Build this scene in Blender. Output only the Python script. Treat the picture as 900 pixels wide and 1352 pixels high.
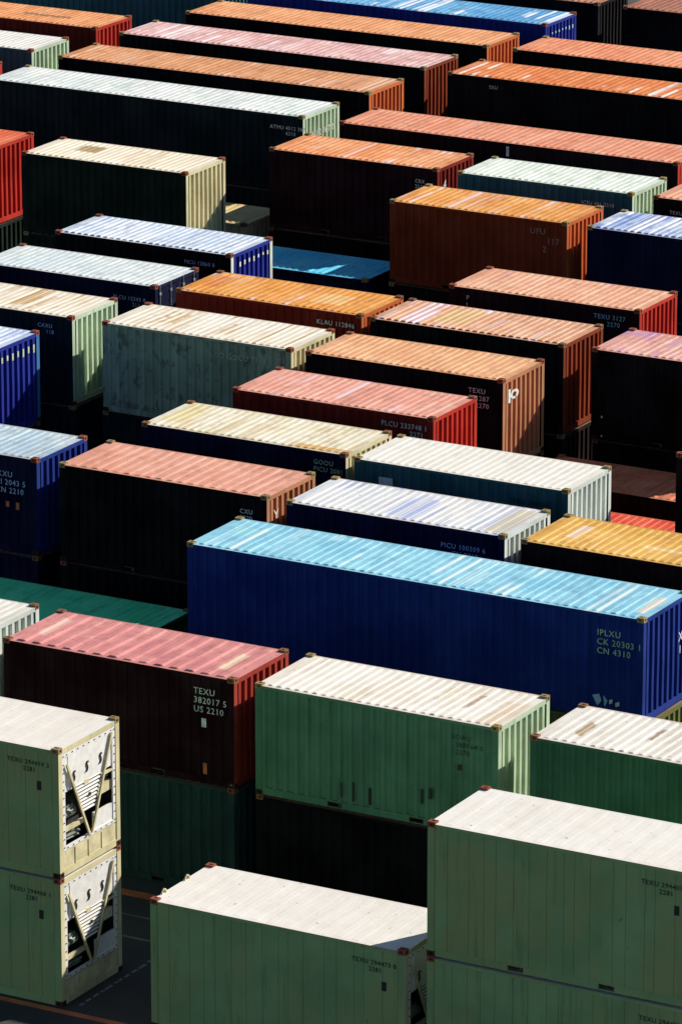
import bpy, math, random
from mathutils import Vector, noise as mnoise

# ------------------------------------------------------------------ camera, sky, sun, exposure
scene = bpy.context.scene
col = scene.collection
for o in list(bpy.data.objects):
    bpy.data.objects.remove(o, do_unlink=True)

CAM_Z, PITCH, YAW, FOCAL = 42.163, 0.29511, 0.50865, 6866.6 / 900 * 36
cd = bpy.data.cameras.new('camera'); cam = bpy.data.objects.new('camera', cd); col.objects.link(cam)
cam.location = (0, 0, CAM_Z); cam.rotation_euler = (math.pi / 2 - PITCH, 0, YAW)
cd.sensor_fit = 'HORIZONTAL'; cd.sensor_width = 36; cd.lens = FOCAL
cd.clip_start = 1; cd.clip_end = 3000
scene.camera = cam

SUN = Vector((1.0, 1.84, 1.115)).normalized()
world = bpy.data.worlds.new('World'); scene.world = world; world.use_nodes = True
wn = world.node_tree
sky = wn.nodes.new('ShaderNodeTexSky'); sky.sky_type = 'NISHITA'; sky.sun_disc = False
sky.sun_elevation = math.asin(SUN.z); sky.sun_rotation = math.atan2(SUN.x, SUN.y)
sky.air_density = 1.0; sky.dust_density = 0.2; sky.ozone_density = 1.0   # clear, dry air
wn.links.new(sky.outputs[0], wn.nodes['Background'].inputs[0])
wn.nodes['Background'].inputs[1].default_value = 0.055
sd = bpy.data.lights.new('sun', 'SUN'); sd.energy = 5.0; sd.angle = math.radians(0.5); sd.color = (1.0, 0.94, 0.84)
sun = bpy.data.objects.new('sun', sd); col.objects.link(sun)
sun.rotation_euler = SUN.to_track_quat('Z', 'Y').to_euler(); sun.location = (-40, 200, 120)

vs = scene.view_settings
vs.view_transform = 'Standard'; vs.look = 'None'; vs.gamma = 1.0; vs.exposure = 0.55
vs.use_curve_mapping = False

R = random.Random(11)

# ------------------------------------------------------------------ material helpers
class NT:
    def __init__(s, name):
        s.m = bpy.data.materials.new(name); s.m.use_nodes = True
        s.t = s.m.node_tree; s.p = s.t.nodes['Principled BSDF']
    def n(s, kind, **kw):
        nd = s.t.nodes.new('ShaderNode' + kind)
        for k, v in kw.items(): setattr(nd, k, v)
        return nd
    def l(s, a, b): s.t.links.new(a, b)
    def put(s, sock, v):
        if hasattr(v, 'is_linked') or isinstance(v, bpy.types.NodeSocket): s.l(v, sock)
        elif isinstance(v, (tuple, list)) and len(v) == 3 and sock.type == 'RGBA': sock.default_value = (*v, 1)
        else: sock.default_value = v
    def math(s, op, a, b=None, c=None, clamp=False):
        nd = s.n('Math', operation=op, use_clamp=clamp); s.put(nd.inputs[0], a)
        if b is not None: s.put(nd.inputs[1], b)
        if c is not None: s.put(nd.inputs[2], c)
        return nd.outputs[0]
    def mix(s, f, a, b, blend='MIX'):
        nd = s.n('MixRGB', blend_type=blend); s.put(nd.inputs[0], f); s.put(nd.inputs[1], a); s.put(nd.inputs[2], b)
        return nd.outputs[0]
    def step(s, v, a, b):
        nd = s.n('MapRange', interpolation_type='SMOOTHSTEP'); s.put(nd.inputs[0], v)
        nd.inputs[1].default_value = a; nd.inputs[2].default_value = b
        return nd.outputs[0]
    def coords(s):
        return s.n('TexCoord').outputs['Object']
    def rnd(s): return s.n('ObjectInfo').outputs['Random']
    def noise(s, vec, w, scale, detail=4, rough=.55, stretch=None):
        if stretch:
            mp = s.n('Mapping'); s.l(vec, mp.inputs[0]); mp.inputs['Scale'].default_value = stretch; vec = mp.outputs[0]
        nd = s.n('TexNoise', noise_dimensions='4D'); s.l(vec, nd.inputs['Vector'])
        s.put(nd.inputs['W'], w); nd.inputs['Scale'].default_value = scale
        nd.inputs['Detail'].default_value = detail; nd.inputs['Roughness'].default_value = rough
        return nd.outputs['Fac']

RUST = (.19, .065, .022)
def body_mat(name, c, rust=.5, rough=.55, mottle=0, fade=.3, tint=None):
    t = NT(name); v = t.coords(); w = t.math('MULTIPLY', t.rnd(), 60.0)
    big = t.noise(v, w, .9, 3)
    pale = tuple(min(1, x * (1 + .55 * fade) + .03 * fade) for x in c)
    dk = tuple(x * (1 - .45 * fade) for x in c)
    base = t.mix(t.step(big, .3, .7), dk, pale)
    if tint: base = t.mix(t.math('MULTIPLY', t.step(t.noise(v, t.math('ADD', w, 7.0), .55, 4, .6, (1.6, 1, 1)), .42, .66), .8), base, tint)
    if mottle:
        sx = t.n('SeparateXYZ'); t.l(v, sx.inputs[0])
        cx = t.n('CombineXYZ')
        t.l(t.math('FLOOR', t.math('MULTIPLY', sx.outputs[0], 3.6)), cx.inputs[0])
        wn_ = t.n('TexWhiteNoise', noise_dimensions='3D'); t.l(cx.outputs[0], wn_.inputs[0])
        base = t.mix(t.math('MULTIPLY', t.math('MULTIPLY', t.step(wn_.outputs[0], .35, .9), t.step(t.noise(v, w, 1.4, 5, .65, (1, 1, .5)), .35, .6)), mottle * .6), base, tuple(min(1, x * 1.8 + .05) for x in c))
        blot = t.noise(v, w, 3.5, 5, .7, (1, 1, .6))
        base = t.mix(t.math('MULTIPLY', t.step(blot, .52, .62), mottle), base, tuple(x * .35 for x in c))
    streak = t.noise(v, w, 1.0, 5, .6, (5.5, 5.5, .45))
    base = t.mix(t.math('MULTIPLY', t.step(streak, .52, .75), .55), base, tuple(x * .45 for x in c))
    spot = t.noise(v, w, 5.0, 7, .72, (1, 1, .55))
    base = t.mix(t.math('MULTIPLY', t.step(spot, .66 - .08 * rust, .74 - .04 * rust), min(1, rust * 1.2)), base, tuple(min(r_, .008 + 1.3 * max(c)) * (1 if k_ == 0 else .8) for k_, r_ in enumerate(RUST)))
    fine = t.noise(v, w, 28, 3)
    base = t.mix(.35, base, t.mix(fine, (.55, .55, .55), (1, 1, 1)), 'MULTIPLY')
    t.l(base, t.p.inputs['Base Color'])
    t.put(t.p.inputs['Roughness'], t.math('MULTIPLY_ADD', streak, .25, rough + .12))
    t.p.inputs['Specular IOR Level'].default_value = .06
    b = t.n('Bump'); b.inputs['Strength'].default_value = .12; b.inputs['Distance'].default_value = .02
    t.l(t.noise(v, w, 4, 3), b.inputs['Height']); t.l(b.outputs[0], t.p.inputs['Normal'])
    return t.m

def vivid(c, k=1.22):
    m = sum(c) / 3
    return tuple(max(.01, min(.86, m + (x - m) * k)) for x in c)

def roof_mat(name, main, alt=None, streak=None, samt=.5, rust=.3, band=None, bamt=0, L=6.058, patches=(), edge=.4, mott=1.0):
    t = NT(name); v = t.coords(); w = t.math('MULTIPLY', t.rnd(), 60.0)
    alt = alt or tuple(min(1, x * 1.2 + .06) for x in main)
    main, alt = vivid(main), vivid(alt)
    streak = streak or tuple(x * .55 for x in main)
    sx = t.n('SeparateXYZ'); t.l(v, sx.inputs[0]); X, Y = sx.outputs[0], sx.outputs[1]
    base = t.mix(t.step(t.noise(v, w, .8, 5, .6), .36, .64), main, alt)
    blot = t.noise(v, w, 2.3, 6, .65)
    base = t.mix(t.math('MULTIPLY', t.step(blot, .5, .62), .5 * mott), base, tuple(x * .70 for x in main))
    sm = t.noise(v, t.math('ADD', w, 21.0), 1.0, 6, .7, (9, 2.2, 1))
    base = t.mix(t.math('MULTIPLY', t.step(sm, .54, .64), .55 * mott), base, tuple(x * .62 for x in main))
    base = t.mix(t.math('MULTIPLY', t.step(sm, .46, .36), .5), base, alt)
    if band and bamt:
        idx = t.math('FLOOR', t.math('MULTIPLY', t.math('ADD', X, L / 2 - .22), 2 * (48 if L > 7 else 25) / (L - .44)))
        wn_ = t.n('TexWhiteNoise', noise_dimensions='1D'); t.l(t.math('ADD', idx, w), wn_.inputs['W'])
        m = t.step(wn_.outputs[0], 1 - bamt - .04, 1 - bamt + .04)
        m = t.math('MULTIPLY', m, t.step(t.noise(v, w, .55, 3, .5), .47, .56))
        base = t.mix(t.math('MULTIPLY', m, .85), base, band)
    st = t.noise(v, w, 1.0, 6, .62, (4.2, .38, 1))
    base = t.mix(t.math('MULTIPLY', t.step(st, .5, .68), samt), base, streak)
    st2 = t.noise(v, t.math('ADD', w, 9.0), 1.0, 5, .6, (7.5, .8, 1))
    base = t.mix(t.math('MULTIPLY', t.step(st2, .58, .72), .5 * samt), base, alt)
    for (cx, cy, hx, hy, pc, pa) in patches:
        wob = t.math('MULTIPLY', t.math('SUBTRACT', t.noise(v, w, 5, 4, .6), .5), .22)
        dx = t.math('SUBTRACT', t.math('ABSOLUTE', t.math('SUBTRACT', X, cx)), hx)
        dy = t.math('SUBTRACT', t.math('ABSOLUTE', t.math('SUBTRACT', Y, cy)), hy)
        d = t.math('ADD', t.math('MAXIMUM', dx, dy), wob)
        base = t.mix(t.math('MULTIPLY', t.math('SUBTRACT', 1.0, t.step(d, -.06, .06)), pa), base, pc)
    rs = t.noise(v, w, 3.2, 8, .72)
    base = t.mix(t.math('MULTIPLY', t.step(rs, .68 - .12 * rust, .75 - .08 * rust), min(1, rust * 1.3)), base, (.26, .10, .03))
    ed = t.step(t.math('ADD', t.math('ABSOLUTE', Y), t.math('MULTIPLY', t.math('SUBTRACT', rs, .5), .5)), 1.09, 1.24)
    base = t.mix(t.math('MULTIPLY', ed, edge), base, (.30, .13, .05))
    sp = t.noise(v, w, 9, 4, .6)
    base = t.mix(t.math('MULTIPLY', t.step(sp, .665, .71), .7), base, (.07, .04, .03))
    fine = t.noise(v, w, 35, 3)
    base = t.mix(.3, base, t.mix(fine, (.6, .6, .6), (1, 1, 1)), 'MULTIPLY')
    t.l(base, t.p.inputs['Base Color'])
    t.p.inputs['Roughness'].default_value = .62; t.p.inputs['Specular IOR Level'].default_value = .25
    b = t.n('Bump'); b.inputs['Strength'].default_value = .25; b.inputs['Distance'].default_value = .03
    t.l(t.noise(v, w, 2.2, 3), b.inputs['Height']); t.l(b.outputs[0], t.p.inputs['Normal'])
    return t.m

def plain_mat(name, c, rough=.5, metal=0.0, var=.35, scale=6):
    t = NT(name); v = t.coords(); w = t.math('MULTIPLY', t.rnd(), 40.0)
    n = t.noise(v, w, scale, 5, .6)
    t.l(t.mix(t.step(n, .3, .7), tuple(x * (1 - var) for x in c), tuple(min(1, x * (1 + var * .5)) for x in c)), t.p.inputs['Base Color'])
    t.p.inputs['Roughness'].default_value = rough; t.p.inputs['Metallic'].default_value = metal
    return t.m

def ground_mat():
    t = NT('asphalt'); v = t.coords(); w = 0.0
    a = t.noise(v, w, .25, 5, .6); b_ = t.noise(v, w, 3, 6, .7)
    c = t.mix(t.step(a, .3, .7), (.032, .031, .032), (.055, .053, .05))
    c = t.mix(t.math('MULTIPLY', t.step(b_, .58, .7), .6), c, (.022, .021, .022))
    t.l(c, t.p.inputs['Base Color']); t.p.inputs['Roughness'].default_value = .85
    b = t.n('Bump'); b.inputs['Strength'].default_value = .4; b.inputs['Distance'].default_value = .01
    t.l(t.noise(v, w, 60, 3), b.inputs['Height']); t.l(b.outputs[0], t.p.inputs['Normal'])
    return t.m

# ------------------------------------------------------------------ mesh helpers
class MB:
    def __init__(s): s.v = []; s.f = []
    def quad(s, *p):
        i = len(s.v); s.v += [tuple(q) for q in p]; s.f.append(tuple(range(i, i + len(p))))
    def box(s, x0, x1, y0, y1, z0, z1):
        i = len(s.v)
        s.v += [(x, y, z) for z in (z0, z1) for y in (y0, y1) for x in (x0, x1)]
        for f in ((0, 2, 3, 1), (4, 5, 7, 6), (0, 1, 5, 4), (2, 6, 7, 3), (0, 4, 6, 2), (1, 3, 7, 5)):
            s.f.append(tuple(i + k for k in f))
    def bar(s, a, b, w, t, up=(1, 0, 0)):
        a, b, up = Vector(a), Vector(b), Vector(up); d = (b - a).normalized(); sd_ = d.cross(up).normalized() * w / 2; u = up.normalized() * t / 2
        i = len(s.v)
        s.v += [tuple(p + sx * sd_ + su * u) for p in (a, b) for sx in (-1, 1) for su in (-1, 1)]
        for f in ((0, 1, 3, 2), (4, 6, 7, 5), (0, 4, 5, 1), (2, 3, 7, 6), (0, 2, 6, 4), (1, 5, 7, 3)): s.f.append(tuple(i + k for k in f))
    def cyl(s, a, b, r, n=12, r2=None):
        a, b = Vector(a), Vector(b); d = (b - a).normalized(); x = d.orthogonal().normalized(); y = d.cross(x); i = len(s.v)
        for p, rr in ((a, r), (b, r2 if r2 is not None else r)):
            for k in range(n):
                an = 2 * math.pi * k / n; s.v.append(tuple(p + rr * (math.cos(an) * x + math.sin(an) * y)))
        for k in range(n): s.f.append((i + k, i + (k + 1) % n, i + n + (k + 1) % n, i + n + k))
        s.f.append(tuple(i + n - 1 - k for k in range(n))); s.f.append(tuple(i + n + k for k in range(n)))
    def grid(s, rows):   # rows of equal length
        i = len(s.v); m = len(rows[0])
        for r in rows: s.v += [tuple(p) for p in r]
        for a in range(len(rows) - 1):
            for b in range(m - 1): s.f.append((i + a * m + b, i + a * m + b + 1, i + (a + 1) * m + b + 1, i + (a + 1) * m + b))
    def mesh(s, name):
        me = bpy.data.meshes.new(name); me.from_pydata(s.v, [], s.f); me.update(); me.materials.append(None)
        return me

def child(name, me, mat, parent=None, loc=(0, 0, 0), scale=None, rot=None):
    o = bpy.data.objects.new(name, me); col.objects.link(o)
    if mat is not None:
        o.material_slots[0].link = 'OBJECT'; o.material_slots[0].material = mat
    if parent is not None: o.parent = parent
    o.location = loc
    if scale: o.scale = scale
    if rot: o.rotation_euler = rot
    return o

W = 2.438; H20 = 2.591; HC = 2.896; L20 = 6.058; L40 = 12.192
def plate_hole(mb, O, U, V, w, h, cu, cv, ru, rv, depth):
    """rectangle w x h at O along U, V with an oval recess"""
    O, U, V = Vector(O), Vector(U), Vector(V); N = U.cross(V); n = 12
    out, inn, back = [], [], []
    for k in range(n):
        a = 2 * math.pi * k / n; c, s = math.cos(a), math.sin(a)
        inn.append(O + U * (cu + ru * c) + V * (cv + rv * s)); back.append(inn[-1] - N * depth)
        m = max(abs(c), abs(s)); px = cu + (w - cu if c > 0 else cu) * c / m; py = cv + (h - cv if s > 0 else cv) * s / m
        out.append(O + U * px + V * py)
    cor = {1: (w, h), 4: (0, h), 7: (0, 0), 10: (w, 0)}
    for k in range(n):
        k2 = (k + 1) % n
        if k in cor:
            q = O + U * cor[k][0] + V * cor[k][1]; mb.quad(inn[k], out[k], q, out[k2], inn[k2])
        else: mb.quad(inn[k], out[k], out[k2], inn[k2])
        mb.quad(back[k], inn[k], inn[k2], back[k2])
    mb.quad(*back)

def casting_mesh():
    """corner block: outer corner at the origin, body in +x, +y, -z"""
    mb = MB(); a, b, h = .178, .162, .118
    plate_hole(mb, (0, 0, 0), (1, 0, 0), (0, 1, 0), a, b, .10, .088, .055, .03, .05)          # top
    plate_hole(mb, (0, 0, -h), (1, 0, 0), (0, 0, 1), a, h, .10, .06, .045, .03, .05)           # side (-y)
    plate_hole(mb, (0, b, -h), (0, -1, 0), (0, 0, 1), b, h, .075, .06, .04, .03, .05)          # end (-x)
    mb.quad((a, 0, -h), (a, b, -h), (a, b, 0), (a, 0, 0)); mb.quad((0, b, 0), (a, b, 0), (a, b, -h), (0, b, -h))
    mb.quad((0, 0, -h), (0, b, -h), (a, b, -h), (a, 0, -h))
    return mb.mesh('corner_casting')
CAST = casting_mesh()

_cache = {}
def cached(fn):
    def g(*a):
        k = (fn.__name__,) + a
        if k not in _cache: _cache[k] = fn(*a)
        return _cache[k]
    return g

def nz(x, y, s, sc=1.0): return mnoise.noise(Vector((x * sc, y * sc, s * 7.31)))

@cached
def post_mesh(H):
    mb = MB(); mb.box(.006, .165, .006, .10, .118, H - .118); mb.box(.006, .075, .10, .15, .118, H - .118); return mb.mesh('corner_post')
@cached
def post_face_mesh(H):
    mb = MB(); mb.box(.003, .0055, .004, .152, .12, H - .12); return mb.mesh('post_face')
@cached
def side_wall_mesh(L, H, var):
    mb = MB(); x0, x1 = -L / 2 + .165, L / 2 - .165; n = round((x1 - x0) / .278); p = (x1 - x0) / n
    xs = []
    for k in range(n):
        b = x0 + k * p; xs += [(b, 0), (b + p * .30, 0), (b + p * .46, .046), (b + p * .84, .046)]
    xs.append((x1, 0)); zs = [.165 + (H - .27) * k / 4 for k in range(5)]
    rows = []
    for zi, z in enumerate(zs):
        row = []
        for x, d in xs:
            dent = (nz(x, z, var, .8) * .016 + nz(x, z, var + 5, 2.3) * .007) * (1 if 0 < zi < 4 else 0)
            row.append((x, -W / 2 + .014 + d + max(-.006, dent), z))
        rows.append(row)
    mb.grid(rows); return mb.mesh('side_wall')
@cached
def reefer_wall_mesh(L, H, var):
    mb = MB(); x0, x1 = -L / 2 + .165, L / 2 - .165; n = 16; p = (x1 - x0) / n; rr = random.Random(var); xs = []
    b = x0
    for k in range(n):
        e = x0 + (k + 1) * p + (rr.uniform(-.09, .09) if k < n - 1 else 0)
        xs += [(b + .006, 0), (e - .010, 0)] + ([(e, .012), (e + .002, .012)] if k < n - 1 else []); b = e
    zs = [.165 + (H - .27) * k / 5 for k in range(6)]
    mb.grid([[(x, -W / 2 + .016 + d + (nz(x, z, var, .9) * .010 if 0 < i < 5 else 0), z) for x, d in xs] for i, z in enumerate(zs)])
    return mb.mesh('side_wall')
@cached
def end_wall_mesh(L, H, var):
    mb = MB(); y0, y1 = -W / 2 + .145, W / 2 - .145; n = 8; p = (y1 - y0) / n; D_ = .068; ys = [(y0, D_)]
    for k in range(n):
        b = y0 + k * p; ys += [(b + p * .25, D_), (b + p * .31, 0), (b + p * .69, 0), (b + p * .75, D_)]
    ys.append((y1, D_)); zs = [.16 + (H - .30) * k / 4 for k in range(5)]
    mb.grid([[(L / 2 - .014 - d - max(-.005, (nz(y, z, var, 1.1) * .012 if 0 < i < 4 else 0)), y, z) for y, d in ys] for i, z in enumerate(zs)])
    return mb.mesh('end_wall')
@cached
def roof_mesh(L, H, rib, var, n, sharp):
    mb = MB(); zb = H - .044; hx, hy = L / 2 - .012, W / 2 - .010
    def sag(x, y):
        e = max(0, 1 - (abs(y) / hy) ** 4) * max(0, 1 - (abs(x) / hx) ** 8)
        return (nz(x, y, var, .7) * .012 + nz(x, y, var + 3, 1.9) * .005 - .008) * e
    nx = 24 if L < 7 else 48
    mb.grid([[(-hx + 2 * hx * i / nx, -hy + 2 * hy * j / 8, zb + sag(-hx + 2 * hx * i / nx, -hy + 2 * hy * j / 8)) for i in range(nx + 1)] for j in range(9)])
    p = (L - .44) / n; yr = W / 2 - .085
    ys = [-yr + 2 * (yr - .05) * k / 6 + .05 for k in range(7)]
    for k in range(n):
        c = -L / 2 + .22 + (k + .5) * p; a = p * .36; b = a - p * (.09 if sharp else .18)
        rh = rib * (1 + .5 * nz(k * 1.7, var, 2)) ; lo = -.004
        rows = [[(c - a, -yr, zb + lo), (c - b, -yr, zb + lo), (c + b, -yr, zb + lo), (c + a, -yr, zb + lo)]]
        for y in ys:
            s = sag(c, y); rows.append([(c - a, y, zb + lo + s), (c - b, y, zb + rh + s), (c + b, y, zb + rh + s), (c + a, y, zb + lo + s)])
        rows.append([(c - a, yr, zb + lo), (c - b, yr, zb + lo), (c + b, yr, zb + lo), (c + a, yr, zb + lo)])
        mb.grid(rows)
    return mb.mesh('roof')
@cached
def top_rail_mesh(L, H):
    mb = MB(); mb.box(-L / 2 + .17, L / 2 - .17, -W / 2 + .007, -W / 2 + .067, H - .112, H - .048); return mb.mesh('top_rail')
@cached
def bottom_rail_mesh(L, H, pockets):
    mb = MB(); y0, y1 = -W / 2 + .009, -W / 2 + .06; x0, x1 = -L / 2 + .17, L / 2 - .17
    if not pockets: mb.box(x0, x1, y0, y1, .02, .175)
    else:
        mb.box(x0, x1, y0, y1, .145, .175); mb.box(x0, x1, y0, y1, .012, .028)
        q = [x0, -1.2, -.84, .84, 1.2, x1]
        for a, b in ((0, 1), (2, 3), (4, 5)): mb.box(q[a], q[b], y0 + .002, y1, .028, .145)
    return mb.mesh('bottom_rail')
@cached
def header_mesh(L, H):
    mb = MB(); mb.box(L / 2 - .075, L / 2 - .007, -W / 2 + .155, W / 2 - .155, H - .155, H - .049); return mb.mesh('end_header')
@cached
def sill_mesh(L, H):
    mb = MB(); mb.box(L / 2 - .12, L / 2 - .007, -W / 2 + .155, W / 2 - .155, .015, .165); return mb.mesh('end_sill')
@cached
def floor_mesh(L, H):
    mb = MB(); mb.box(-L / 2 + .15, L / 2 - .125, -W / 2 + .062, W / 2 - .062, .10, .15)
    k = -L / 2 + .4
    while k < L / 2 - .3: mb.box(k, k + .06, -W / 2 + .063, W / 2 - .063, .02, .10); k += .42
    return mb.mesh('floor')
@cached
def door_mesh(L, H):
    """one leaf of the doors, on the +x end, lower-y half"""
    mb = MB(); y0, y1 = -W / 2 + .15, -.006; z0, z1 = .17, H - .16; x = L / 2 - .03
    mb.box(x - .05, x, y0, y1, z0, z1)
    n = 5; hh = (z1 - z0) / n
    for k in range(n): mb.box(x, x + .012, y0 + .05, y1 - .05, z0 + k * hh + .05, z0 + (k + 1) * hh - .05)
    return mb.mesh('door')
@cached
def rod_mesh(L, H, y):
    mb = MB(); x = L / 2 - .003 + .0; mb.cyl((x, y, .06), (x, y, H - .06), .016, 8)
    for z in (.25, .8, 1.6, H - .3): mb.box(x - .02, x + .02, y - .045, y + .045, z - .04, z + .04)
    mb.box(x + .005, x + .022, y, y + .42, 1.0, 1.035)
    return mb.mesh('lock_rod')

# ------------------------------------------------------------------ reefer machinery (on the +x end)
def reefer_unit(root, L, H, M):
    X = L / 2
    def P(name, mb, mat, par=root): return child(name, mb.mesh(name), M[mat], par)
    def uv(u, v, d=0): return (X - .02 - d, -W / 2 + u, H - v)
    def plate(mb, u0, u1, v0, v1, d0, d1): mb.box(X - .02 - d1, X - .02 - d0, -W / 2 + u0, -W / 2 + u1, H - v1, H - v0)
    m = MB(); plate(m, .12, 2.32, .14, 2.35, .40, .42); plate(m, .12, .14, .14, 2.35, .02, .40); plate(m, 2.30, 2.32, .14, 2.35, .02, .40)
    P('machine_recess', m, 'dark')
    m = MB(); plate(m, .15, .27, .16, 2.33, -.005, .03); plate(m, 2.17, 2.29, .16, 2.33, -.005, .03)
    plate(m, .27, 2.17, .16, .26, -.004, .03); plate(m, .27, 2.17, 2.24, 2.33, -.004, .03)
    fr = P('machine_frame', m, 'rwhite')
    m = MB()
    for k in range(12):
        v = .22 + k * .185
        for u in (.21, 2.23): m.cyl(uv(u, v, -.004), uv(u, v, -.02), .014, 6)
    for k in range(9):
        u = .35 + k * .22
        for v in (.21, 2.285): m.cyl(uv(u, v, -.003), uv(u, v, -.02), .014, 6)
    P('bolts', m, 'dark', fr)['kind'] = 'stuff'
    m = MB(); plate(m, .40, 2.10, .265, 1.00, -.002, .05); plate(m, .28, .40, .265, .80, .01, .05)
    up = P('upper_panel', m, 'rwhite')
    for u, v in ((.62, .78), (1.14, .72), (1.68, .70)):
        m = MB(); pts = [(.05, -.10), (.0, -.11), (-.02, -.07), (.0, -.02), (.02, .02), (.0, .08), (-.05, .10)]
        for a, b in zip(pts, pts[1:]): m.bar(uv(u + a[0], v + a[1], -.016), uv(u + b[0], v + b[1], -.016), .035, .02)
        P('latch', m, 'dark', up)
    m = MB(); plate(m, 1.02, 1.20, 1.00, 1.10, -.012, .02); P('name_plate', m, 'cream', up)
    # condenser grille: trapezoid plate with slats
    m = MB(); d = .03
    m.quad(uv(.66, 1.0, d), uv(.98, 1.72, d), uv(1.46, 1.72, d), uv(1.78, 1.0, d))
    m.quad(uv(.66, 1.0, d), uv(1.78, 1.0, d), uv(1.78, 1.0, d + .1), uv(.66, 1.0, d + .1))
    m.quad(uv(.98, 1.72, d), uv(.66, 1.0, d), uv(.66, 1.0, d + .1), uv(.98, 1.72, d + .1))
    m.quad(uv(1.78, 1.0, d), uv(1.46, 1.72, d), uv(1.46, 1.72, d + .1), uv(1.78, 1.0, d + .1))
    m.quad(uv(1.46, 1.72, d), uv(.98, 1.72, d), uv(.98, 1.72, d + .1), uv(1.46, 1.72, d + .1))
    g = P('condenser_grille', m, 'dark')
    for k in range(9):
        v = 1.0 + .08 * k; s = (v - 1.0) / .72
        a, b = .68 + .32 * s, 1.76 - .32 * s
        m = MB(); i = len(m.v)
        m.v += [uv(a, v, .0), uv(b, v, .0), uv(b, v + .036, -.012), uv(a, v + .036, -.012), uv(a, v, .02), uv(b, v, .02), uv(b, v + .036, .012), uv(a, v + .036, .012)]
        m.f += [(3, 2, 1, 0), (4, 5, 6, 7), (0, 1, 5, 4), (2, 3, 7, 6), (1, 2, 6, 5), (3, 0, 4, 7)]
        P('louvre', m, 'rwhite', g)
    m = MB(); m.cyl(uv(1.22, 1.36, -.01), uv(1.22, 1.36, -.03), .045, 8); P('badge', m, 'dark', g)
    for a, b in (((.30, .42), (1.17, 2.25)), ((2.10, .25), (1.27, 2.25))):
        m = MB(); m.bar(uv(*a, -.035), uv(*b, -.035), .055, .04); P('strut', m, 'cream')
    m = MB(); m.cyl(uv(.42, 1.62, .22), uv(.86, 1.62, .22), .13, 14); m.cyl(uv(.35, 1.62, .22), uv(.42, 1.62, .22), .08, 12); m.box(X - .36, X - .14, -W / 2 + .48, -W / 2 + .78, H - 1.52, H - 1.44)
    P('compressor', m, 'machine')
    m = MB(); m.cyl(uv(1.86, 1.22, .2), uv(2.14, 1.22, .2), .10, 14); m.cyl(uv(1.95, .92, .16), uv(2.10, .92, .16), .09, 12); P('fan_motor', m, 'machine')
    m = MB(); plate(m, 1.62, 2.16, 1.33, 1.55, .04, .25); P('control_box', m, 'cream')
    m = MB(); plate(m, .27, 1.05, 1.83, 1.93, .0, .06); P('cross_rail', m, 'cream')
    m = MB(); plate(m, 1.72, 2.17, 1.08, 1.13, .0, .05); P('cross_rail', m, 'cream')
    m = MB(); plate(m, 1.42, 2.17, 1.86, 2.24, .01, .06); P('lower_panel', m, 'rwhite')
    m = MB(); plate(m, .30, .58, .80, 1.05, .02, .06); P('side_panel', m, 'rwhite')
    m = MB(); plate(m, .3, .9, 2.0, 2.22, .18, .3); m.cyl(uv(.35, 2.08, .1), uv(.95, 2.1, .1), .035, 8); m.cyl(uv(.35, 2.16, .12), uv(.95, 2.19, .12), .025, 8); P('coolant_pipe', m, 'machine')
    m = MB(); plate(m, .13, 2.31, 2.352, 2.76, -.002, .05)
    for u in (.62, 1.15, 1.68): plate(m, u, u + .03, 2.36, 2.75, -.016, -.002)
    P('base_panel', m, 'cream')

# ------------------------------------------------------------------ lettering
TEXTS = []
def text_child(parent, body, size, mat, loc, rot, align='LEFT'):
    cu = bpy.data.curves.new('lettering', 'FONT'); cu.body = body; cu.size = size; cu.align_x = align
    cu.space_character = 1.1; cu.extrude = .0015; cu.resolution_u = 2
    o = bpy.data.objects.new('lettering', cu); col.objects.link(o)
    TEXTS.append((o, parent, mat, loc, rot))

def flush_texts():
    bpy.context.view_layer.update(); dg = bpy.context.evaluated_depsgraph_get()
    for o, par, mat, loc, rot in TEXTS:
        me = bpy.data.meshes.new_from_object(o.evaluated_get(dg)); me.materials.clear(); me.materials.append(None)
        c = child('lettering', me, mat, par, loc, None, rot)
    for o, *_ in TEXTS: bpy.data.objects.remove(o, do_unlink=True)

# ------------------------------------------------------------------ the container builder
MISC = {
 'dark': plain_mat('black_rubber', (.02, .02, .02), .6), 'rwhite': plain_mat('white_enamel', (.80, .78, .75), .4, 0, .12),
 'cream': plain_mat('cream_enamel', (.68, .60, .36), .5, 0, .3, 3), 'machine': plain_mat('grey_machinery', (.18, .21, .17), .5, 0, .5),
 'white': plain_mat('white_lettering', (.78, .78, .74), .5, 0, .3), 'black': plain_mat('black_lettering', (.015, .017, .015), .5, 0, .2),
 'cyan': plain_mat('pale_cyan_print', (.45, .70, .74), .5, 0, .2), 'yel': plain_mat('pale_green_lettering', (.55, .66, .40), .5, 0, .3),
 'skyb': plain_mat('pale_blue_print', (.40, .58, .80), .5, 0, .2), 'orange': plain_mat('orange_print', (.60, .17, .06), .5, 0, .3),
 'pinkish': plain_mat('faded_pink_lettering', (.42, .26, .22), .6, 0, .4),
 'steel': plain_mat('galvanised_rod', (.42, .42, .42), .45, .3, .3), 'wood': plain_mat('floor_timber', (.12, .08, .05), .8),
}
CASTM = [body_mat('rusty_casting', (.25, .12, .06), .9), body_mat('red_rust_casting', (.28, .085, .05), .8), body_mat('ochre_casting', (.32, .24, .11), .8)]
SHADE_CAST = body_mat('shade_toned_casting', (.05, .03, .02), .6)  # bottom castings: shade painted in as a darker colour
GROUP = 'shipping containers stacked in rows in the yard'

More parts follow.
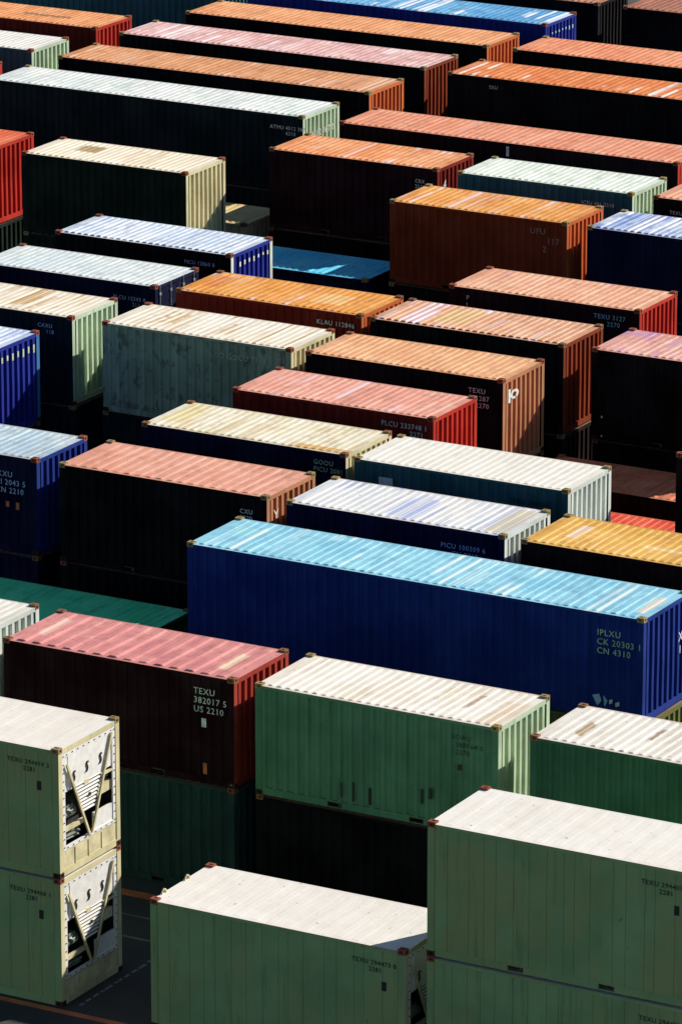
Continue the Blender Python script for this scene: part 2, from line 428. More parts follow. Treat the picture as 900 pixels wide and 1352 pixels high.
def container(x, y, z, L, H, body, roof, label, end=None, casting=0, rib=.019, nrib=None, sharp=False, reefer=False, flip=False, letters=(), full=True, var=0, jit=0.0, post=None):
    """x, y = front-left corner seen from the camera; z = underside"""
    root = bpy.data.objects.new('refrigerated_container' if reefer else 'shipping_container', None); col.objects.link(root)
    root.empty_display_size = .5
    root.location = (x + L / 2, y + W / 2, z); root.rotation_euler = (0, 0, jit + (math.pi if flip else 0))
    root['label'] = label; root['category'] = 'container'; root['group'] = GROUP
    cm = CASTM[casting]; end = end or body; post = post or end  # ends lighter than sides: sun and shade painted into the two colours
    if reefer: cm = CASTM[2] if casting == 2 else CASTM[1]
    child('roof', roof_mesh(L, H, rib, var, nrib or (48 if L > 7 else 25), sharp), roof, root)
    wall = reefer_wall_mesh(L, H, var % 2) if reefer else side_wall_mesh(L, H, var)
    pk = L < 7
    for s in (1, -1):
        rt = None if s == 1 else (0, 0, math.pi)
        child('side_wall', wall, body, root, rot=rt)
        child('top_rail', top_rail_mesh(L, H), body, root, rot=rt)
        child('bottom_rail', bottom_rail_mesh(L, H, pk), body, root, rot=rt)
        child('end_header', header_mesh(L, H), end, root, rot=rt)
        child('end_sill', sill_mesh(L, H), end, root, rot=rt)
    for sx in (-1, 1):
        for sy in (-1, 1):
            child('corner_post', post_mesh(H), body, root, (sx * L / 2, sy * W / 2, 0), (-sx, -sy, 1))
            child('corner_casting', CAST, cm, root, (sx * L / 2, sy * W / 2, H), (-sx, -sy, 1))
            child('corner_casting', CAST, SHADE_CAST, root, (sx * L / 2, sy * W / 2, 0), (-sx, -sy, -1))
            if sx > 0 and post is not body: child('post_face', post_face_mesh(H), post, root, (L / 2, sy * W / 2, 0), (-1, -sy, 1))  # thin skin carrying the painted sunlit tone on the post's end face
    child('floor', floor_mesh(L, H), MISC['wood'], root)
    if reefer: reefer_unit(root, L, H, MISC)
    else: child('end_wall', end_wall_mesh(L, H, var), end, root)
    if full:
        for s in (1, -1):   # doors on the other end, one leaf each side
            d = child('door', door_mesh(L, H), body, root, rot=(0, 0, math.pi) if s == 1 else None, scale=None if s == 1 else (-1, 1, 1))
            for yy in (-.95, -.35): child('lock_rod', rod_mesh(L, H, yy), MISC['steel'], d)
    for item in letters:
        kind = item[0]
        if kind == 'T':      # serial on the near long side: lines, colour, metres from the right end, metres below the top, cap height
            _, lines, mat, dx, dz, hgt = item; sg = -1 if flip else 1
            for k, ln in enumerate(lines.split('|')):
                ind = (len(ln) - len(ln.lstrip())) * hgt * .75
                text_child(root, ln.strip(), hgt * 1.38, MISC[mat], (sg * (L / 2 - dx + ind), sg * (-W / 2 + .0055), H - dz - hgt - k * hgt * 1.42), (math.pi / 2, 0, math.pi if flip else 0))
        elif kind == 'E':    # on the visible end: text, colour, metres from the near edge, metres below the top, cap height
            _, ln, mat, u, dz, hgt = item
            text_child(root, ln, hgt * 1.38, MISC[mat], (L / 2 - .004, -W / 2 + u, H - dz - hgt), (math.pi / 2, 0, math.pi / 2))
        elif kind == 'Q':    # painted shape on the near long side: list of quads (u from right end, v below the top)
            _, mat, quads, nm = item
            for q in quads:
                m = MB()
                pts = [(L / 2 - u, -W / 2 + .0065, H - v) for u, v in q]; bk = [(a, b + .002, c) for a, b, c in pts]; n = len(pts)
                i = len(m.v); m.v += pts + bk; m.f.append(tuple(i + k for k in range(n))); m.f.append(tuple(i + n + n - 1 - k for k in range(n)))
                for k in range(n): m.f.append((i + k, i + n + k, i + n + (k + 1) % n, i + (k + 1) % n))
                child(nm, m.mesh(nm), MISC[mat], root)
        elif kind == 'D':    # glints painted as short bright bars on the end ridges
            _, mat, dz, hgt = item; p = (W - .29) / 8
            for k in range(1, 8):
                yy = -W / 2 + .145 + (k + .5) * p; h2 = hgt * R.uniform(.5, 1.2); m = MB()
                m.box(L / 2 - .006, L / 2 - .003, yy - .045, yy + .03, H - dz - h2, H - dz)
                child('painted_glint', m.mesh('painted_glint'), MISC[mat], root)
        elif kind == 'B':    # painted bar on the visible end
            _, mat, u0, u1, v0, v1 = item; m = MB(); m.box(L / 2 - .006, L / 2 - .003, -W / 2 + u0, -W / 2 + u1, H - v1, H - v0)
            child('painted_bar', m.mesh('painted_bar'), MISC[mat], root)
        elif kind == 'O':    # ring emblem on the visible end
            _, mat, u, dz, ry, rz = item; m = MB(); n = 24
            for k in range(n - 1):
                a0, a1 = 2 * math.pi * (k - 4) / n, 2 * math.pi * (k - 3) / n
                f = lambda q, a: (L / 2 - .004, -W / 2 + u + ry * q * math.cos(a), H - dz + rz * q * math.sin(a))
                m.quad(f(.48, a0), f(1, a0), f(1, a1), f(.48, a1))
            child('emblem', m.mesh('emblem'), MISC[mat], root)
    return root

# ------------------------------------------------------------------ paint
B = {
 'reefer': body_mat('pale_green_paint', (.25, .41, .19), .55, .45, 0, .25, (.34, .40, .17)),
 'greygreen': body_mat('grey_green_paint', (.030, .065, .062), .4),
 'brick': body_mat('sunlit_brick_end', (.34, .042, .028), .35),  # end of the maroon container, sunlight painted into the red
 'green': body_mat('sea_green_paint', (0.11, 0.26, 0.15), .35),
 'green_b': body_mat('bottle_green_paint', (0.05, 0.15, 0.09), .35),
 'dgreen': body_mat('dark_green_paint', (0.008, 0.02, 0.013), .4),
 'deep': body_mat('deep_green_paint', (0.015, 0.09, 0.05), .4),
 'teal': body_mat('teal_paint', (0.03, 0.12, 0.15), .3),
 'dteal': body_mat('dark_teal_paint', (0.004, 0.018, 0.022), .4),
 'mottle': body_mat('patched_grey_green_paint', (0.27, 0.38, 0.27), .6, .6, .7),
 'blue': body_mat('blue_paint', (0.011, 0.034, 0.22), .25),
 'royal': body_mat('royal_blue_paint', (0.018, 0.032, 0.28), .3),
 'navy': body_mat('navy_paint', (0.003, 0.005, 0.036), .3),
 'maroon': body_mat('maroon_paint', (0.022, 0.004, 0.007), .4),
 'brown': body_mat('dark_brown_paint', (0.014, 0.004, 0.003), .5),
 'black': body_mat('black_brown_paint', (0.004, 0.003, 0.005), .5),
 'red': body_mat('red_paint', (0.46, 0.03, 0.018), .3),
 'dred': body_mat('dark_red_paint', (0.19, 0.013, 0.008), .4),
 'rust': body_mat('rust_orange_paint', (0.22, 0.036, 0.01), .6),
 'tan': body_mat('sunlit_tan_end', (0.46, 0.2, 0.1), .5),  # ends of near-black containers, brightened in colour for the sun on them
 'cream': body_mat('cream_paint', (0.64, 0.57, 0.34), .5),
 'mint': body_mat('sunlit_mint_end', (0.5, 0.62, 0.44), .35),  # end walls only, sunlit tone put into the colour
 'white': body_mat('sunlit_white_end', (0.64, 0.69, 0.64), .35),  # end faces only, painted as white as the sun makes them
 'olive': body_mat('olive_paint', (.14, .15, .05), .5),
 'orange': body_mat('sunlit_orange_end', (0.55, 0.13, 0.04), .5),  # end walls only, sunlight painted into the orange
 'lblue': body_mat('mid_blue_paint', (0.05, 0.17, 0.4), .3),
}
def RM(name, *a, **k): return roof_mat(name + '_roof', *a, **k)
WHITE = (.80, .76, .70); CREAM = (.74, .66, .52); SALMON = (.66, .33, .22); PINK = (.64, .30, .27)

H2 = H20 + .003
TX = 'TEXU'
def serial(): return '%d' % R.randint(200000, 399999)

# id: (x, y, level, L, body, roof, label, short name, keyword options, colour of the box underneath)
rows = []
def add(x, y, body, roof, label, short, under='black', L=L20, level=2, **kw): rows.append((x, y, level, L, body, roof, label, short, under, kw))

# --- front rows
add(-47.70, 93.85, 'green_b', RM('cream_b', (.72, .68, .62), (.80, .77, .72), (.36, .22, .10), .35, .55, mott=.5, patches=((-2.2, -.2, .09, .42, (.30, .19, .07), .8), (-.7, .2, .07, .36, (.26, .13, .06), .8))),
    'green container with rust-spotted cream roof, beside the one with white ridged end', 'green container with rust-spotted roof', 'dgreen')
add(-54.58, 93.98, 'green', RM('cream_a', (.76, .70, .62), (.82, .78, .72), (.42, .24, .10), .4, .45, mott=.5, patches=((1.75, .12, .06, .42, (.30, .17, .06), .8), (2.65, -.3, .30, .8, (.55, .34, .17), .4), (.9, .3, .03, .5, (.5, .35, .2), .6))),
    'sea green container with rust-streaked cream roof and white ridged end', 'sea green container with white ridged end', 'black', end='mint', casting=2,
    letters=(('T', 'LOAU| 288764 0| 2270', 'black', 1.15, .34, .12), ('Q', 'black', [[(1.0, 1.02), (.88, 1.02), (.88, 1.16), (1.0, 1.16)], [(3.9, 1.95), (3.86, 1.95), (3.86, 2.3), (3.9, 2.3)], [(3.6, 1.9), (3.55, 1.9), (3.55, 2.35), (3.6, 2.35)], [(3.2, 1.95), (3.12, 1.95), (3.12, 2.35), (3.2, 2.35)], [(1.9, 1.75), (1.84, 1.75), (1.84, 2.1), (1.9, 2.1)], [(1.7, 1.7), (1.62, 1.7), (1.62, 1.95), (1.7, 1.95)]], 'stain')))
add(-61.16, 93.97, 'maroon', RM('rose', (.56, .24, .24), (.66, .32, .30), (.36, .13, .12), .4, .15, patches=((2.35, -.05, .10, .55, (.74, .56, .40), .8), (-2.45, .1, .10, .6, (.74, .50, .42), .7))),
    'maroon container with dusty rose roof and bright red end', 'maroon container with rose roof', 'greygreen', end='brick', casting=0, nrib=14, rib=.03,
    letters=(('T', 'TEXU|382017 5|US 2210', 'white', 1.05, .34, .15), ('Q', 'white', [[(.85, 1.05), (.73, 1.05), (.73, 1.26), (.85, 1.26)], [(.12, 2.42), (.05, 2.42), (.05, 2.52), (.12, 2.52)]], 'placard'), ('Q', 'orange', [[(.82, 2.10), (.72, 2.10), (.72, 2.36), (.82, 2.36)]], 'placard')))
add(-67.84, 94.05, 'teal', RM('chalk_c', (.74, .72, .66), (.80, .79, .75), (.40, .36, .28), .4, .3, mott=.5),
    'chalky white roofed container with striped pale end next to the rose-roofed one', 'white roofed container beside the rose roof', 'dgreen', end='white', casting=0)
add(-68.65, 102.28, 'deep', RM('green_low', (.14, .74, .36), (.20, .80, .44), (.06, .42, .22), .5, .1),
    'low dark green container whose green roof lies in the shade of its neighbours', 'low green container', level=1)
add(-61.27, 102.28, 'blue', RM('sky_blue', (.26, .52, .66), (.36, .62, .74), (.20, .40, .56), .45, .06, L=L40, band=(.60, .72, .74), bamt=.14, edge=.1, patches=((5.75, -.1, .12, .62, (.74, .66, .56), .9), (-5.3, .3, .3, .3, (.3, .62, .62), .5))),
    'long bright blue container with pale sky-blue roof', 'long blue container', 'olive', L=L40, casting=2,
    letters=(('T', 'IPLXU|CK 20303 1|CN 4310', 'yel', 1.20, .42, .155), ('Q', 'skyb', [[(1.30, 2.06), (1.12, 2.0), (1.06, 2.16), (1.16, 2.30)], [(1.02, 2.02), (.90, 2.14), (.98, 2.30)]], 'emblem'), ('Q', 'white', [[(.86, 2.12), (.78, 2.08), (.78, 2.18), (.86, 2.22)], [(.70, 2.16), (.60, 2.12), (.60, 2.22), (.70, 2.26)]], 'placard'),
             ('E', 'X', 'white', 1.86, .86, .24), ('E', 'I', 'white', 1.92, 1.20, .20)))
add(-54.38, 106.39, 'brown', RM('amber', (.62, .36, .11), (.72, .46, .18), (.46, .20, .05), .5, .3, patches=((-2.1, .1, .14, .5, (.74, .58, .48), .8), (1.1, -.2, 1.3, .07, (.76, .66, .52), .6))),
    'dark brown container with amber yellow roof', 'container with amber roof', 'black', casting=2)
add(-60.91, 106.46, 'navy', RM('frost', (.68, .70, .72), (.76, .74, .72), (.30, .36, .52), .35, .2, band=(.38, .44, .66), bamt=.25, mott=.5, patches=((2.6, 0, .3, 1.0, (.52, .42, .18), .5),)),
    'navy container with blotchy frost-white roof and white ridged end', 'navy container with frost-white roof', 'black', end='white', casting=2,
    letters=(('T', 'PICU 100309 6|   CN 2210', 'skyb', 1.75, .42, .13),))
add(-67.54, 106.51, 'black', RM('salmon_a', (.64, .32, .24), (.72, .40, .32), (.44, .19, .13), .4, .12),
    'near-black container with clean salmon roof and tan ridged end', 'black container with salmon roof', 'black', end='tan', casting=2, nrib=18,
    letters=(('T', 'CXU|2270', 'white', .78, .42, .12), ('E', 'Y', 'white', .34, .44, .30)))
add(-74.27, 106.52, 'navy', RM('slate', (.40, .51, .60), (.56, .63, .66), (.34, .24, .15), .55, .35),
    'navy container with grey-blue streaked roof and blue end', 'navy container with grey-blue roof', 'navy', end='blue', casting=1,
    letters=(('T', 'IKXU|KI 2043 5|CN 2210', 'skyb', 1.25, .45, .15), ('Q', 'orange', [[(.95, 1.25), (.85, 1.25), (.85, 1.40), (.95, 1.40)], [(.65, 1.25), (.55, 1.25), (.55, 1.44), (.65, 1.44)]], 'placard')))
# --- row 110
add(-61.29, 110.60, 'teal', RM('chalk_a', (.78, .75, .69), (.82, .79, .74), (.60, .52, .40), .25, .1, edge=.2, mott=.5),
    'teal container with clean chalk-white roof and white striped end', 'teal container with chalk-white roof', 'dteal', end='white', rib=.012, casting=2,
    letters=(('Q', 'cyan', [[(5.35, .42), (4.95, .42), (4.95, .66), (5.35, .66)], [(5.35, .70), (5.28, .70), (5.28, .84), (5.35, .84)], [(5.10, .72), (4.94, .72), (4.94, .82), (5.10, .82)]], 'placard'), ('T', 'IEXU 288310', 'black', 1.6, .42, .13)))
add(-67.66, 110.73, 'navy', RM('ochre', (.70, .63, .48), (.76, .72, .62), (.50, .32, .10), .45, .3, patches=((2.2, -.95, .8, .16, (.56, .30, .06), .8), (-2.5, .2, .35, .9, (.62, .50, .20), .6))),
    'dark container with ochre-stained cream roof and yellow-cream end', 'container with ochre-stained cream roof', 'black', end='cream', casting=0,
    letters=(('T', 'GOOU|PICU 2081', 'yel', .95, .26, .13),))
# --- row 114.8
add(-67.29, 114.76, 'dred', RM('salmon_pink', (.64, .31, .25), (.72, .40, .33), (.42, .17, .13), .5, .15, band=(.74, .50, .52), bamt=.2),
    'red container with salmon-pink roof and bright red end', 'red container with salmon-pink roof', 'black', end='red', casting=1,
    letters=(('T', 'PLCU 233748 1|        2271', 'white', 1.55, .26, .14),))
add(-80.98, 114.83, 'royal', RM('ice', (.50, .58, .74), (.66, .70, .78), (.14, .20, .46), .6, .1, band=(.78, .80, .84), bamt=.4),
    'royal blue container with blue-and-white striped roof and blue ridged end', 'royal blue container with striped roof', 'navy', casting=1, sharp=True, rib=.03, post='lblue',
    letters=(('D', 'yel', .34, .20),))
add(-60.90, 114.85, 'dred', RM('red_low', (.62, .09, .06), (.68, .16, .10), (.34, .06, .05), .5, .2),
    'low container with bare red roof, in front of the shaded rust-roofed one', 'low red-roofed container', level=1)
add(-54.33, 114.90, 'brown', RM('salmon_s', (.60, .30, .20), None, None, .4, .3),
    'brown container whose corner just shows beyond the low red-roofed one', 'brown corner container', 'black', casting=1)
# --- row 118.95
add(-60.85, 118.90, 'brown', RM('rust_low', (.60, .20, .12), (.66, .28, .17), (.26, .12, .07), .6, .5),
    'low container with shaded rust-brown roof under the pink-roofed stack', 'low rust-brown container', level=1)
add(-67.43, 118.94, 'black', RM('peach', (.66, .36, .21), (.72, .43, .27), (.46, .20, .10), .4, .15),
    'near-black container with peach roof and tan end bearing a round white emblem', 'black container with peach roof', 'dteal', end='tan', casting=1,
    letters=(('T', 'TEXU|201287|  2270', 'white', 1.05, .34, .14), ('B', 'white', .32, .44, .36, .74), ('O', 'white', .68, .55, .25, .13)))
add(-73.94, 118.96, 'mottle', RM('bone', (.74, .68, .58), (.80, .75, .68), (.46, .26, .08), .5, .35, band=(.45, .26, .08), bamt=.12, mott=.5, patches=((-1.85, 0.1, .05, 0.75, (.45, .25, .06), .8), (-1.62, 0.15, .05, 0.65, (.45, .25, .06), .8), (-1.3, 0.2, .05, 0.5, (.45, .25, .06), .8), (0.35, -0.1, .05, 0.6, (.45, .25, .06), .8), (0.58, -0.05, .05, 0.5, (.45, .25, .06), .8))),
    'mottled grey-green container with rust-striped bone roof and cream end', 'mottled grey-green container', 'dteal', end='cream', casting=1,
    letters=(('T', 'O GDCU 7718', 'yel', 2.3, .40, .16),))
add(-80.97, 118.95, 'dteal', RM('ivory', (.72, .66, .55), (.78, .72, .64), (.50, .28, .08), .45, .25, band=(.46, .26, .08), bamt=.1, mott=.5, patches=((1.38, -0.2, .05, 0.8, (.45, .25, .06), .8), (1.0, 0.0, .05, 0.5, (.45, .25, .06), .8), (-1.2, 0.1, .05, 0.6, (.45, .25, .06), .8))),
    'dark teal container with ivory roof and tall pale green striped end', 'dark teal container with ivory roof', 'dteal', end='mint', casting=1,
    letters=(('T', 'CAXU|   118', 'skyb', 1.15, .30, .12),))
# --- row 123
add(-60.79, 123.06, 'black', RM('plum_pink', (.62, .32, .28), (.70, .44, .38), (.40, .22, .22), .5, .2, band=(.42, .20, .44), bamt=.45),
    'black container with pink roof striped in violet', 'black container with violet-striped pink roof', 'black', casting=1,
    letters=(('Q', 'white', [[(5.75, 1.9), (5.70, 1.9), (5.70, 1.96), (5.75, 1.96)], [(5.75, 2.45), (5.70, 2.45), (5.70, 2.5), (5.75, 2.5)]], 'sticker'),))
add(-67.67, 123.00, 'black', RM('faded_brick', (.56, .30, .20), (.66, .42, .30), (.34, .20, .12), .5, .25, band=(.70, .60, .74), bamt=.22, patches=((-.9, .1, .5, .7, (.62, .46, .16), .5),)),
    'black-brown container with patchy brick roof and dim brown ridged end', 'container with patchy brick roof', 'brown', end='rust', casting=0, sharp=True, rib=.03)
add(-74.03, 123.10, 'dred', RM('orange_a', (.62, .27, .08), (.70, .36, .14), (.46, .16, .04), .5, .3, band=(.70, .48, .50), bamt=.2, patches=((-2.4, .2, .3, .6, (.50, .12, .03), .5), (1.4, 0, .5, .5, (.72, .54, .26), .5))),
    'dark red container with orange roof behind the mottled grey-green one', 'dark red container with orange roof', 'black', end='orange', casting=0,
    letters=(('T', 'KLAU 112846', 'white', 1.45, .30, .14),))
add(-80.74, 123.06, 'navy', RM('haze_blue', (.58, .65, .68), (.68, .71, .70), (.44, .52, .60), .35, .05),
    'navy container with pale blue-grey roof and blue doors', 'navy container with blue doors', 'navy', casting=1, flip=True, end='navy',
    letters=(('T', 'PLCU 12343 8|       211', 'skyb', 1.42, .42, .12),), post='lblue')
# --- row 127
add(-67.46, 127.31, 'maroon', RM('salmon_b', (.66, .35, .24), (.72, .44, .32), (.44, .20, .13), .45, .15, band=(.62, .34, .36), bamt=.1),
    'maroon container with salmon roof and vivid red ridged end', 'maroon container with vivid red end', 'black', end='red', casting=1,
    letters=(('T', 'TEXU 3127|    2270', 'skyb', 1.45, .26, .14), ('T', 'P|I|2', 'white', 5.5, .25, .14)))
add(-80.71, 127.29, 'black', RM('ice_b', (.48, .56, .70), (.62, .66, .72), (.22, .28, .44), .5, .1, band=(.70, .74, .80), bamt=.25),
    'black container with ice-blue striped roof and blue end posts', 'black container with ice-blue roof', 'navy', end='royal', post='white', casting=1, sharp=True, rib=.03,
    letters=(('T', 'PICU 12860 8', 'skyb', 1.6, .34, .12), ('D', 'white', .34, .14)))
# --- row 135.6
add(-67.15, 135.50, 'navy', RM('denim', (.20, .28, .50), (.44, .50, .64), (.10, .14, .34), .6, .1, band=(.78, .78, .82), bamt=.45),
    'navy container with boldly striped blue and white roof', 'navy container with bold striped roof', 'navy', casting=2, sharp=True, rib=.03)
add(-73.91, 135.59, 'rust', RM('orange_b', (.62, .27, .09), (.70, .38, .16), (.46, .17, .05), .5, .3, band=(.74, .50, .44), bamt=.15, patches=((1.2, -.3, 1.0, .3, (.56, .26, .04), .5),)),
    'rust-red container with orange roof and orange ridged end', 'rust-red container with orange roof', 'brown', end='orange', casting=2,
    letters=(('T', 'UFU|    117|   2', 'pinkish', 1.25, .28, .19),))
add(-80.75, 135.55, 'navy', RM('azure_low', (.16, .56, .90), (.24, .64, .92), (.08, .34, .74), .4, .0, edge=.1),
    'low navy container with vivid azure roof in a gap between stacks', 'low azure-roofed container', level=1, casting=2)
add(-87.23, 135.66, 'dgreen', RM('sand', (.74, .66, .54), (.80, .74, .64), (.44, .26, .10), .4, .2, mott=.5, patches=((-1.35, .25, .42, .38, (.32, .20, .06), .85),)),
    'dark green container with sand roof bearing a brown square stain', 'container with sand roof', 'dgreen', end='cream', casting=1)
add(-94.42, 135.75, 'red', RM('red_a', (.56, .13, .07), (.62, .20, .12), (.40, .07, .04), .4, .2),
    'all-red container beside the sand-roofed one', 'all-red container', 'dgreen', casting=1)
# --- row 140
add(-80.65, 139.95, 'maroon', RM('coral', (.66, .27, .13), (.72, .38, .22), (.46, .15, .07), .45, .2, band=(.74, .58, .62), bamt=.12),
    'dark maroon container with coral roof standing behind the low azure roof', 'maroon container with coral roof', 'black', end='dred', casting=0,
    letters=(('T', 'CBX|2210', 'white', .80, .42, .12), ('E', '4', 'white', .40, .46, .30)))
add(-73.88, 139.95, 'teal', RM('pale_mint', (.66, .72, .66), (.74, .78, .72), (.46, .52, .46), .35, .05, edge=.15),
    'teal container with pale mint roof and mint ridged end', 'teal container with mint roof', 'dteal', end='mint', casting=2,
    letters=(('T', 'ICSU 401 2210', 'white', 1.75, .42, .12),))
add(-67.12, 139.96, 'black', RM('salmon_c', (.62, .32, .22), (.70, .40, .28), None, .5, .2),
    'black container with salmon roof beside the mint-roofed one', 'black container beside the mint roof', 'black', casting=1,
    letters=(('T', 'TEXU', 'white', 5.5, .4, .12),))
add(-87.60, 139.90, 'cream', RM('straw_low', (.60, .48, .26), (.68, .56, .34), (.34, .24, .10), .4, .3),
    'low straw-coloured container in the gap behind the sand-roofed one', 'low straw container', level=1)
# --- row 144
add(-80.57, 144.36, 'maroon', RM('long_salmon', (.62, .26, .17), (.68, .34, .24), (.44, .15, .09), .45, .15, L=L40, band=(.76, .62, .66), bamt=.06),
    'long maroon container with salmon red roof behind the mint-roofed one', 'long salmon-roofed container', 'black', L=L40, end='red', casting=1,
    letters=(('Q', 'white', [[(6.08, .16), (5.98, .16), (5.98, .48), (6.08, .48)]], 'sticker'),))
add(-94.16, 144.47, 'dteal', RM('long_frost', (.62, .68, .66), (.76, .77, .75), (.42, .46, .50), .5, .04, L=L40, band=(.74, .70, .74), bamt=.3, edge=.2),
    'long dark teal container with frosty white roof and mint ridged end', 'long frosty-roofed container', 'dteal', L=L40, end='mint', casting=2,
    letters=(('T', 'ATMU 4012 387|      4310', 'white', 1.25, .40, .13), ('E', '4012 387 0', 'white', .55, .62, .22)))
add(-101.25, 144.5, 'red', RM('red_b', (.56, .12, .06), None, None, .4, .2),
    'red container end just showing at the left of the frosty-roofed long one', 'red container at the frosty roof', 'black', casting=1)
# --- row 148.7
add(-94.06, 148.73, 'black', RM('long_clay', (.54, .26, .14), (.62, .33, .19), (.40, .17, .09), .45, .1, L=L40, band=(.66, .42, .30), bamt=.2),
    'long black container with clay brown roof and orange ridged end', 'long clay-roofed container', 'black', L=L40, end='orange', casting=2)
add(-101.44, 149.10, 'teal', RM('grey_white', (.70, .68, .65), (.76, .75, .72), (.50, .48, .44), .35, .08, edge=.2, mott=.5),
    'container with plain grey-white roof and mint striped end', 'grey-white roofed container', 'dteal', end='mint', casting=1)
# --- row 153
add(-81.10, 152.85, 'black', RM('long_vermilion', (.58, .18, .07), (.64, .26, .12), (.42, .11, .04), .5, .15, L=L40, band=(.80, .70, .66), bamt=.16),
    'long black container with vermilion roof flecked with white bars', 'long vermilion-roofed container', 'black', L=L40, casting=0,
    letters=(('T', 'SXU', 'white', 10.6, .30, .12),))
add(-94.31, 153.12, 'black', RM('long_pink', (.60, .36, .35), (.74, .52, .50), (.40, .20, .20), .5, .05, L=L40, band=(.78, .66, .68), bamt=.4),
    'long black container with pink and white striped roof', 'long pink-striped container', 'black', L=L40, end='rust', casting=2)
add(-101.49, 153.41, 'dred', RM('orange_c', (.62, .27, .13), (.70, .36, .20), (.44, .16, .07), .45, .15, patches=((.3, -.05, 1.0, .14, (.14, .09, .05), .75),)),
    'dark red container with orange roof crossed by a dark stain', 'orange roof with dark stain', 'black', end='red', casting=1)
# --- row 157 and beyond
add(-94.16, 157.43, 'black', RM('long_apricot', (.64, .30, .16), (.72, .38, .22), (.46, .18, .08), .4, .08, L=L40),
    'long black container with apricot roof and orange-red end', 'long apricot-roofed container', 'black', L=L40, end='orange', casting=2)
add(-80.97, 157.40, 'black', RM('long_terracotta', (.62, .24, .14), (.70, .32, .20), (.42, .14, .08), .4, .08, L=L40),
    'long black container with terracotta roof in front of the darkest gap', 'long terracotta-roofed container', 'black', L=L40, casting=2)
add(-107.30, 161.60, 'teal', RM('teal_far', (.30, .40, .42), None, None, .4, .1, L=L40),
    'long dark teal container wall filling the gap behind the orange-roofed stack', 'dark teal container at the back', 'dteal', casting=0, L=L40)
add(-94.06, 161.67, 'royal', RM('long_blue', (.10, .28, .52), (.20, .42, .62), (.06, .16, .40), .4, .02, L=L40, band=(.74, .78, .84), bamt=.4, edge=.1),
    'long royal blue container with blue and white striped roof at the back', 'long royal blue container', 'navy', L=L40, casting=1,
    letters=(('D', 'skyb', .40, .12),))
add(-80.90, 165.90, 'black', RM('long_mahogany', (.30, .12, .08), (.36, .16, .11), (.20, .08, .05), .4, .1, L=L40),
    'long black container with mahogany roof in the last visible row', 'long mahogany-roofed container', 'black', L=L40, casting=0)
add(-94.10, 165.95, 'black', RM('long_brown', (.34, .16, .10), None, None, .4, .1, L=L40),
    'long black container with brown roof standing behind the long royal blue one', 'long brown-roofed container', 'black', L=L40, casting=0,
    letters=(('T', 'CRXU', 'white', 2.2, .52, .13),))

# ------------------------------------------------------------------ ground
g = MB(); g.quad((-900, -300, 0), (700, -300, 0), (700, 1500, 0), (-900, 1500, 0))
go = child('ground', g.mesh('ground'), ground_mat()); go['kind'] = 'structure'
PAINT = {'o': plain_mat('orange_line_paint', (.62, .17, .06), .7, 0, .4, 2), 'w': plain_mat('white_line_paint', (.20, .21, .20), .8, 0, .5, 2)}
def line(x0, x1, y0, y1, c, label):
    m = MB(); m.quad((x0, y0, .004), (x1, y0, .004), (x1, y1, .004), (x0, y1, .004))
    o = child('painted_line', m.mesh('painted_line'), PAINT[c]); o['kind'] = 'structure'
line(-75, -48, 92.95, 93.28, 'o', ''); line(-75, -48, 91.92, 92.0, 'w', ''); line(-75, -48, 90.78, 90.86, 'w', ''); line(-75, -48, 86.36, 86.56, 'o', '')
m = MB(); y = 86.9
while y < 93:
    d = R.uniform(.1, .3); m.quad((-54.86 + R.uniform(-.02, .02), y, .0045), (-54.78, y, .0045), (-54.78 + R.uniform(-.02, .02), y + d, .0045), (-54.86, y + d, .0045)); y += d + R.uniform(.04, .15)
o = child('broken_painted_line', m.mesh('broken_painted_line'), PAINT['w']); o['kind'] = 'structure'

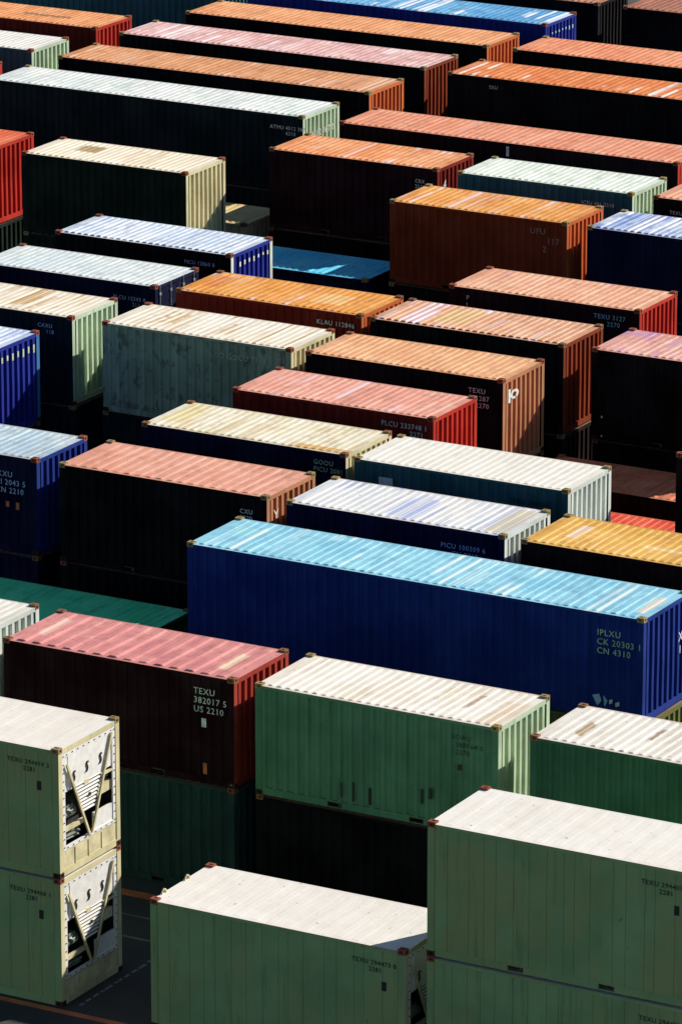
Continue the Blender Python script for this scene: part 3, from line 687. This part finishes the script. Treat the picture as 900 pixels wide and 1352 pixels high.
# ------------------------------------------------------------------ place the containers
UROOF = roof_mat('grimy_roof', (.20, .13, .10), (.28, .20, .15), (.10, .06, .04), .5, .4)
for i, (x, y, level, L, body, roof, label, short, under, kw) in enumerate(rows):
    kw = dict(kw)
    for k in ('end', 'post'):
        if isinstance(kw.get(k), str): kw[k] = B[kw[k]]
    var = i % 4; j = math.radians(R.uniform(-.18, .18))
    z = 0.0
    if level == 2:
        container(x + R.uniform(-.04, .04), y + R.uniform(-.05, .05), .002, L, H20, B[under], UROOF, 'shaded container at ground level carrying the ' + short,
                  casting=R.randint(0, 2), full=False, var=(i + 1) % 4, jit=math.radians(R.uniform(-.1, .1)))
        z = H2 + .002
    else: z = .002
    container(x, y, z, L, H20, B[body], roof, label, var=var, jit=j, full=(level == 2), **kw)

# reefers: high-cube, in the front row
RW = roof_mat('reefer', (.80, .76, .71), (.83, .80, .76), (.62, .55, .42), .2, .0, edge=.12, mott=.18)
RW2 = roof_mat('reefer_spotted', (.80, .75, .69), (.82, .79, .74), (.62, .52, .36), .25, .08, edge=.12, mott=.25)
def reefer(x, y, z, label, txt, roof=RW, cast=1, var=0, dx=1.28, code='2281'):
    return container(x, y, z, L20, HC, B['reefer'], roof, label, reefer=True, rib=.003, nrib=14, casting=cast, var=var,  # cream ends, green sides: sunlit and shaded tones put into the colour
        end=B['cream'], letters=(('T', txt + '|     ' + code, 'black', dx, .34, .105), ('Q', 'black', [[(.55, .78), (.44, .78), (.44, .98), (.55, .98)]], 'placard')))
reefer(-61.14, 86.66, .002, 'lower refrigerated container of the pair showing cooling machinery in its end', 'TEXU 294468 1')
reefer(-61.14, 86.66, HC + .005, 'upper refrigerated container with white roof and cooling machinery in its end', 'TEXU 294474 3', RW2, 2)
r2 = reefer(-52.88, 86.65, .002, 'single pale green refrigerated container with white roof and rings along its roof edge', 'TEXU 294473 8', RW, 1, 1, 1.25)
for yy in (-.72, .22):
    m = MB()
    for k in range(8):
        a0, a1 = math.pi * k / 8, math.pi * (k + 1) / 8
        m.bar((-L20 / 2 + .05, yy + .09 * math.cos(a0), HC - .05 + .10 * math.sin(a0)), (-L20 / 2 + .05, yy + .09 * math.cos(a1), HC - .05 + .10 * math.sin(a1)), .03, .03)
    child('lifting_ring', m.mesh('lifting_ring'), MISC['cream'], r2)
reefer(-46.33, 86.65, .002, 'pale green refrigerated container at the bottom under the spotless white-roofed one', 'TEXU 294452 5')
reefer(-46.33, 86.65, HC + .005, 'pale green refrigerated container with spotless white roof atop another', 'TEXU 294407 1', RW, 1, 1)
flush_texts()
